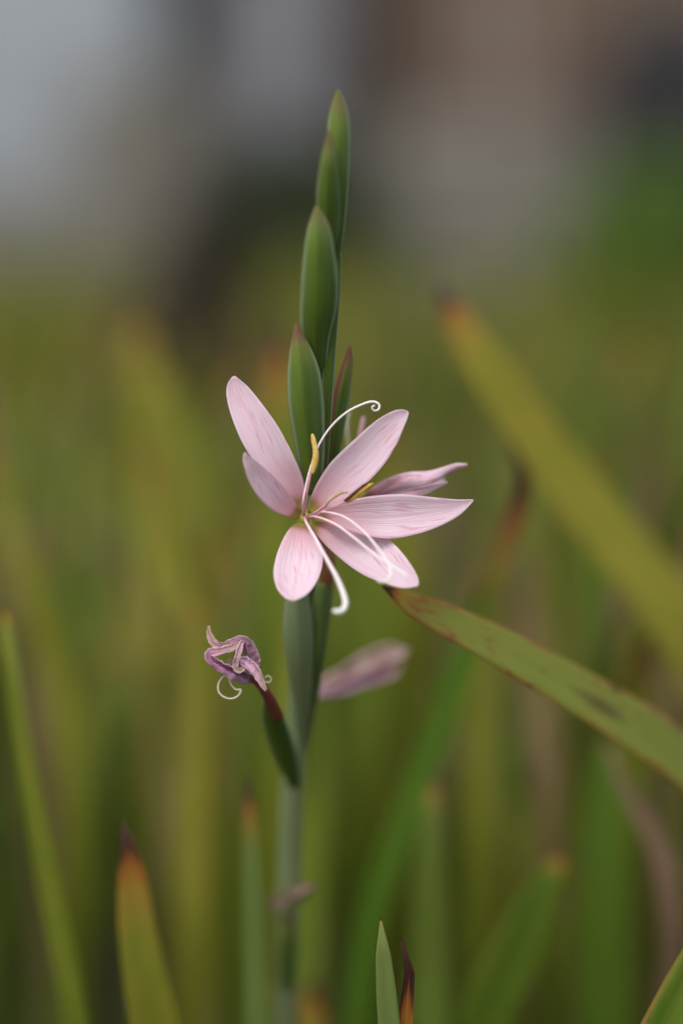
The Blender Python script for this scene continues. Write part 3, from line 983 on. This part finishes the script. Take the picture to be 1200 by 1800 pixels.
def pod(name, Lp, Rp, zt, parent, m, front=0.62, back=0.8, n=30, k=13, **props):
    """A closed, leaf-wrapped body (a bract folded round its bud), tip first."""
    gf, uv = outline(Lp, Rp, zt, n, k, -front, power=1.35)
    gb, _ = outline(Lp, Rp, zt, n, k, back)
    base = np.array(parent.location) if parent.parent is None else PB
    ring = np.concatenate((gf, gb[:, -2:0:-1]), axis=1)
    uvr = np.concatenate((uv, uv[:, -2:0:-1]), axis=1)
    nn, mm = ring.shape[:2]
    ln = np.linalg.norm(gf[-1, k // 2] - gf[0, k // 2])
    V = ring.reshape(-1, 3) - base
    UVs = uvr.reshape(-1, 2).copy()
    UVs[:, 0] *= ln * 10
    f = []
    for i in range(nn - 1):
        for j in range(mm):
            a, b = i * mm + j, i * mm + (j + 1) % mm
            f.append((a, a + mm, b + mm, b))
    f.append(tuple(range(mm)))
    f.append(tuple((nn - 1) * mm + j for j in range(mm))[::-1])
    return link(name, mesh_from(name, V, f, UVs), m, parent, **props)


BR = dict(red=0.0, margin=0.6)
# top pair
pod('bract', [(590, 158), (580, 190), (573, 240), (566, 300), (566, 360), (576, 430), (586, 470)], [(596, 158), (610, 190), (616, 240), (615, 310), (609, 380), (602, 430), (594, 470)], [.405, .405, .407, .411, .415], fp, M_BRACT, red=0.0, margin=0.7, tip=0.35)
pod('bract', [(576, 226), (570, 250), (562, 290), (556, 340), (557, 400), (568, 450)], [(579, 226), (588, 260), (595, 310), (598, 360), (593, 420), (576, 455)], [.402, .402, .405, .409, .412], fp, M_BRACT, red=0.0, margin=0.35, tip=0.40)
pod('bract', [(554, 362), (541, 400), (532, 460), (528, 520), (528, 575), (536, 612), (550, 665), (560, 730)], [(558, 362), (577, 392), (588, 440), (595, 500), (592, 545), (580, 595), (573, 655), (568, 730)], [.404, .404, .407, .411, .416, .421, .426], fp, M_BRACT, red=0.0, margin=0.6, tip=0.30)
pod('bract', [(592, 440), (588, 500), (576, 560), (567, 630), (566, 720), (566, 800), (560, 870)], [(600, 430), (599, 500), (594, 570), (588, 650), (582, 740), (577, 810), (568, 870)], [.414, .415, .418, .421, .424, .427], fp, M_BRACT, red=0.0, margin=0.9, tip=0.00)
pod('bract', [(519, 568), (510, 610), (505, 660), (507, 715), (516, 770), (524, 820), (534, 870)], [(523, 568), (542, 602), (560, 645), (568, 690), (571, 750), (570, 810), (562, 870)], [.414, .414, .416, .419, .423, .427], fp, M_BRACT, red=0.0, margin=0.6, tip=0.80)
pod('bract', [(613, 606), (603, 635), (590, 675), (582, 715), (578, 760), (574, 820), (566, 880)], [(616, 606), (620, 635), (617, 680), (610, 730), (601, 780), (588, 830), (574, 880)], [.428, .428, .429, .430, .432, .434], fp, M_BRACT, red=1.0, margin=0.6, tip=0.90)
# sheath of the open flower
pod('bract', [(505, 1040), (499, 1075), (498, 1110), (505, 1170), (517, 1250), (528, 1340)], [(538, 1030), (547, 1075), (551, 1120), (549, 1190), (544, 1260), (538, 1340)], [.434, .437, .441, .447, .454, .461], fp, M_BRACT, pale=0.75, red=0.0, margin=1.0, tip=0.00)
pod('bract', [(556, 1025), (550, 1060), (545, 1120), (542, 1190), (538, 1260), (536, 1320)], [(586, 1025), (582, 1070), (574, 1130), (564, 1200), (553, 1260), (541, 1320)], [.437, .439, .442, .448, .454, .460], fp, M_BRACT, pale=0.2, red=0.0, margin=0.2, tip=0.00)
# bract of the withered flower on the left
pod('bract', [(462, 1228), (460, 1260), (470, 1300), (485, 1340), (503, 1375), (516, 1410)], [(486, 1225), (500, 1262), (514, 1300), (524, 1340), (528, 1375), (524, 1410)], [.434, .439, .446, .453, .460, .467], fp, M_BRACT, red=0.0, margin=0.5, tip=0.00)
# bract low on the stem
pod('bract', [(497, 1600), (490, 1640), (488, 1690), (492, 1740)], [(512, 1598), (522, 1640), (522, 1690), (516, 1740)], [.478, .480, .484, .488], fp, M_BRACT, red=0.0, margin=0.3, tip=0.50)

# --- the open flower
TH = [(533, 908, .4265, 15), (538, 914, .4290, 14.5), (550, 934, .4325, 15), (566, 962, .4355, 17), (573, 990, .4370, 16), (573, 1020, .4375, 12.5), (568, 1050, .4385, 10), (561, 1080, .4400, 9.5), (553, 1130, .4435, 9), (544, 1200, .448, 8)]
q = spline([(*at(a, b, z), w / FPX * z) for a, b, z, w in TH], 36)
flower = link('flower', tube_mesh('flower', q[:, :3], q[:, 3], 14, PB), M_TUBE, fp, label='open pale pink flower with six petals, yellow anthers and white style branches')


def tepal(parent, Lp, Rp, zt, bulge=0.35, ripple=0.015, seed=0, mat=M_TEPAL, name='tepal', n=40, m=15, lean=0.0, **props):
    g, uv = outline(Lp, Rp, zt, n, m, bulge, lean, ripple=ripple, seed=seed)
    return link(name, sheet(name, g, uv, 0.00028, PB), mat, parent, **props)


Z0 = FOCUS
def dz(*mm):
    return [Z0 + a * 0.001 for a in mm]


# upper left
tepal(flower, [(524, 902), (512, 882), (490, 858), (455, 822), (428, 782), (408, 735), (398, 695), (400, 675), (409, 662)],
      [(534, 900), (537, 880), (533, 845), (515, 800), (490, 752), (462, 712), (436, 680), (422, 668), (413, 661)], dz(6, 3, 1, 0, 0, 1, 2), 0.30, 0.012, 1)
# left, short and turned towards the viewer
tepal(flower, [(523, 914), (505, 908), (480, 898), (456, 876), (438, 846), (430, 820), (427, 806), (430, 797)],
      [(528, 903), (522, 888), (505, 864), (484, 838), (463, 820), (447, 808), (438, 801), (432, 796)], dz(6, 2, -2, -5, -7, -9, -10), 0.30, 0.02, 2, lean=0.8)
# upper right
tepal(flower, [(540, 900), (546, 875), (558, 848), (582, 812), (620, 775), (660, 740), (692, 722), (708, 720), (716, 723)],
      [(548, 903), (570, 898), (604, 880), (645, 848), (676, 814), (697, 780), (709, 752), (716, 735), (718, 726)], dz(6, 4, 3, 2, 2, 3, 4), 0.34, 0.012, 3)
# right
tepal(flower, [(545, 904), (575, 893), (612, 880), (655, 872), (705, 869), (760, 874), (800, 878), (831, 878)],
      [(550, 915), (580, 923), (625, 937), (680, 947), (725, 941), (770, 926), (808, 905), (832, 881)], dz(5, -1, -3, -3, -2, -1, 0), 0.30, 0.014, 4)
# lower right
tepal(flower, [(546, 914), (580, 916), (625, 924), (668, 938), (698, 962), (720, 990), (734, 1015), (736, 1028)],
      [(541, 922), (556, 940), (578, 964), (608, 990), (640, 1011), (675, 1025), (708, 1034), (733, 1031)], dz(6, 3, 2, -1, -4, -7, -9), 0.25, 0.016, 5, lean=-0.35)
# lower left, folded along its left edge
tepal(flower, [(524, 918), (508, 930), (494, 955), (484, 985), (481, 1010), (487, 1034), (500, 1050), (514, 1056)],
      [(537, 921), (550, 936), (562, 958), (567, 985), (561, 1012), (549, 1034), (534, 1048), (517, 1056)], dz(6, 1, -3, -6, -8, -10, -11), 0.40, 0.02, 6)


def wire(name, pts, mat, parent, n=24, k=8, **props):
    q = spline([(*at(a, b, z), w / FPX * z * 0.41) for a, b, z, w in pts], n)
    return link(name, tube_mesh(name, q[:, :3], q[:, 3], k, PB, 1.0, 0.05, len(pts)), mat, parent, **props)


# stamens
wire('filament', [(535, 905, .424, 5), (537, 880, .4185, 5.5), (542, 850, .4165, 5.5), (547, 828, .416, 5)], M_FILAMENT, flower)
wire('filament', [(540, 908, .424, 5), (556, 900, .418, 6), (572, 888, .415, 5.5)], M_FILAMENT, flower)
wire('filament', [(541, 911, .424, 6), (565, 900, .4165, 6.5), (590, 889, .4145, 6), (608, 880, .414, 5)], M_FILAMENT, flower)
wire('anther', [(548, 832, .4152, 9), (552, 818, .415, 14), (555, 800, .415, 13), (553, 784, .415, 11), (550, 770, .415, 10), (549, 763, .415, 5)], M_POLLEN, flower, 30, 10)
wire('anther', [(570, 893, .4145, 4), (578, 880, .414, 8), (591, 870, .414, 8), (604, 865, .4142, 7), (611, 866, .4145, 3)], M_ANTHER_OLD, flower, 24, 10)
wire('anther', [(608, 883, .4135, 5), (618, 877, .4132, 10), (634, 864, .4132, 10), (648, 854, .4134, 9), (656, 850, .4136, 4)], M_GOLD, flower, 24, 10)
wire('anther', [(605, 881, .4128, 4), (614, 874, .4126, 6), (630, 860, .4127, 6), (641, 852, .413, 5), (648, 849, .4134, 3)], M_ANTHER_DARK, flower, 24, 8)
# style branches
wire('style_branch', [(533, 905, .424, 5), (532, 885, .4175, 5), (539, 848, .4172, 5), (548, 815, .4172, 4.6), (560, 783, .4172, 4.6), (580, 752, .4172, 4.8), (606, 727, .4172, 5), (636, 711, .4172, 5.2), (655, 706, .4172, 5.4), (666, 711, .4172, 5.4), (665, 720, .4171, 5.2), (657, 722, .4168, 4.8), (653, 716, .4166, 4.4), (658, 713, .4164, 4)], M_STYLE, flower, 80)
wire('style_branch', [(534, 908, .424, 6), (540, 922, .416, 6.5), (556, 950, .411, 7), (575, 985, .4075, 8), (592, 1016, .4045, 9), (604, 1046, .402, 11), (607, 1062, .401, 12), (602, 1073, .4005, 12), (593, 1076, .4002, 11.5), (586, 1073, .400, 9)], M_STYLE, flower, 60, 10)
wire('style_branch', [(540, 909, .424, 5), (558, 909, .4165, 5), (590, 922, .413, 5.2), (625, 948, .4105, 5.4), (660, 977, .408, 5.6), (690, 998, .4065, 6), (708, 1008, .4055, 6.2), (717, 1018, .405, 5.5)], M_STYLE, flower, 50)
wire('style_branch', [(540, 907, .424, 4), (570, 900, .4155, 4.6), (605, 909, .413, 5), (638, 934, .411, 5.2), (664, 964, .4085, 5.4), (682, 992, .4065, 6), (687, 1008, .4055, 6.4), (682, 1019, .405, 6.4), (671, 1023, .4048, 6), (663, 1020, .4048, 5)], M_STYLE, flower, 60)

# --- a fading flower behind, folding up
FT = [(652, 872, .4340, 9), (628, 876, .4360, 9), (600, 890, .4380, 8), (580, 925, .4395, 7), (560, 975, .4400, 7), (546, 1020, .4400, 6)]
q = spline([(*at(a, b, z), w / FPX * z) for a, b, z, w in FT], 24)
fade = link('fading_flower', tube_mesh('fading_flower', q[:, :3], q[:, 3], 12, PB), M_TUBE, fp, label='pink flower folding shut behind the open one')
tepal(fade, [(632, 874), (660, 853), (690, 837), (720, 829), (750, 828), (775, 822), (800, 814), (820, 815)],
      [(640, 885), (680, 868), (715, 858), (745, 853), (770, 845), (786, 834), (805, 826), (821, 818)], dz(13, 10, 8, 7, 8, 8), -0.7, 0.20, 11, aged=0.9)
tepal(fade, [(636, 880), (680, 868), (715, 860), (745, 856), (770, 850), (785, 846)],
      [(640, 896), (690, 886), (725, 878), (750, 868), (768, 859), (786, 849)], dz(13, 11, 9, 8, 9), -0.6, 0.16, 12, aged=0.5)
tepal(fade, [(640, 876), (690, 850), (730, 840), (760, 838), (780, 842)],
      [(650, 890), (700, 880), (735, 872), (760, 860), (781, 846)], dz(16, 16, 17, 18, 18), 0.8, 0.05, 13)
wire('style_branch', [(640, 876, .436, 5), (628, 830, .440, 5), (632, 770, .440, 7), (637, 742, .440, 9), (639, 733, .440, 5)], M_TEPAL, fade, 24)
wire('style_branch', [(636, 876, .437, 4), (618, 820, .443, 4), (610, 760, .443, 5), (609, 735, .443, 10), (613, 726, .443, 6)], M_CURL, fade, 24)

# --- withered flower on the left
WT = [(436, 1178, .4265, 10), (448, 1190, .4275, 9.5), (460, 1206, .4290, 9), (470, 1222, .4310, 9.5), (478, 1238, .4330, 11), (488, 1260, .4360, 11)]
q = spline([(*at(a, b, z), w / FPX * z) for a, b, z, w in WT], 24)
wf = link('withered_flower', tube_mesh('withered_flower', q[:, :3], q[:, 3], 12, PB, 1.0, 0.04, 3), M_WTUBE, fp, label='withered mauve flower with curled petals and red brown tube')


def rag(parent, pts, seed, age=0.0, curl=1.0, twist=(0.0, 0.6), crumple=0.05, n=34, mat=M_WITHER):
    P = [at(a, b, z) for a, b, z, w in pts]
    W = [1.3 * w / FPX * z for a, b, z, w in pts]
    me = blade(P, W, -FV, n=n, m=7, thick=0.0003, curl=curl, twist=twist, crumple=crumple, seed=seed, base=PB, name='tepal')
    return link('tepal', me, mat, parent, age=age)


rag(wf, [(367, 1100, .424, 3), (369, 1116, .424, 9), (377, 1130, .4235, 13), (390, 1137, .423, 14), (406, 1132, .4235, 15), (424, 1124, .424, 15), (438, 1138, .425, 18), (445, 1160, .426, 18), (444, 1182, .427, 12)], 1, 0.25, 0.9, (0.3, -0.4), 0.11)
rag(wf, [(425, 1130, .4235, 8), (405, 1140, .4225, 12), (384, 1145, .4215, 13), (368, 1149, .4212, 15), (374, 1160, .4215, 15), (392, 1172, .422, 18), (415, 1184, .423, 22), (440, 1192, .426, 18)], 2, 0.0, 0.9, (0.2, 0.3), 0.11)
rag(wf, [(429, 1174, .4195, 7), (421, 1180, .4195, 9), (414, 1174, .4195, 10), (417, 1155, .4195, 10), (422, 1138, .4205, 9), (426, 1128, .422, 7), (434, 1150, .425, 9)], 3, 0.25, 1.2, (0.0, 0.4), 0.11)
rag(wf, [(468, 1214, .4205, 5), (462, 1203, .4205, 9), (454, 1187, .4205, 14), (443, 1173, .4208, 17), (431, 1163, .4215, 15), (424, 1160, .423, 9), (432, 1172, .426, 10)], 4, 0.0, 0.9, (-0.2, 0.3), 0.11)
rag(wf, [(400, 1160, .4255, 6), (412, 1172, .4255, 20), (428, 1184, .426, 26), (442, 1190, .427, 20), (452, 1196, .428, 12)], 5, 0.0, 0.5, (0.0, 0.2), 0.11)
rag(wf, [(422, 1124, .426, 6), (436, 1134, .426, 14), (446, 1150, .4262, 18), (448, 1170, .4268, 16), (446, 1186, .428, 12)], 6, 0.0, 0.8, (0.4, 0.1), 0.11)
wire('style_branch', [(404, 1184, .424, 3.5), (392, 1190, .424, 3.8), (384, 1203, .424, 4.2), (385, 1217, .424, 4.2), (395, 1226, .424, 4.2), (409, 1228, .424, 4.4), (420, 1222, .424, 4.8), (423, 1213, .424, 5.5), (415, 1212, .4245, 4), (407, 1205, .425, 4), (404, 1196, .425, 6), (403, 1190, .425, 5)], M_CURL, wf, 70)
wire('style_branch', [(458, 1200, .427, 3), (466, 1199, .427, 3), (474, 1199, .427, 3), (476, 1192, .427, 3), (471, 1188, .427, 3), (465, 1192, .4272, 3)], M_CURL, wf, 40)

# --- spent flower hanging behind the stem on the right
bud = pod('spent_flower', [(708, 1142), (692, 1134), (665, 1137), (632, 1152), (602, 1172), (576, 1186), (557, 1198)], [(712, 1155), (702, 1174), (682, 1193), (652, 1204), (617, 1215), (585, 1226), (562, 1228)], [.487, .486, .485, .482, .479, .475], fp, M_SPENT, 0.9, 0.9, 30, 9, label='pinkish tan spent flower behind the stem')
rag(bud, [(716, 1143, .483, 4), (694, 1148, .482, 22), (660, 1158, .479, 28), (615, 1182, .476, 24), (570, 1208, .473, 18)], 21, 0.3, 0.8, (0.2, -0.2), 0.08, mat=M_SPENT)
rag(bud, [(704, 1168, .483, 4), (684, 1184, .481, 18), (650, 1190, .479, 24), (600, 1209, .476, 22), (562, 1218, .472, 16)], 22, 0.0, 0.8, (0.0, 0.5), 0.08)
wire('stalk', [(572, 1208, .475, 18), (552, 1232, .471, 16), (538, 1275, .466, 14), (524, 1330, .462, 12)], M_STEM, bud, 20)
# --- dried flower low on the stem
dead = pod('dried_flower', [(470, 1586), (485, 1572), (510, 1562), (535, 1553), (548, 1556)], [(471, 1600), (488, 1598), (512, 1588), (538, 1580), (550, 1564)], [.486, .480, .475, .472, .472], fp, M_DRIED, 0.8, 0.8, 24, 9, age=0.85, label='small dried brown flower low on the stem')
rag(dead, [(556, 1556, .471, 3), (535, 1562, .470, 14), (505, 1578, .472, 16), (478, 1596, .476, 10)], 31, 0.7, 0.9, (0.2, 0.4), 0.10, mat=M_DRIED)
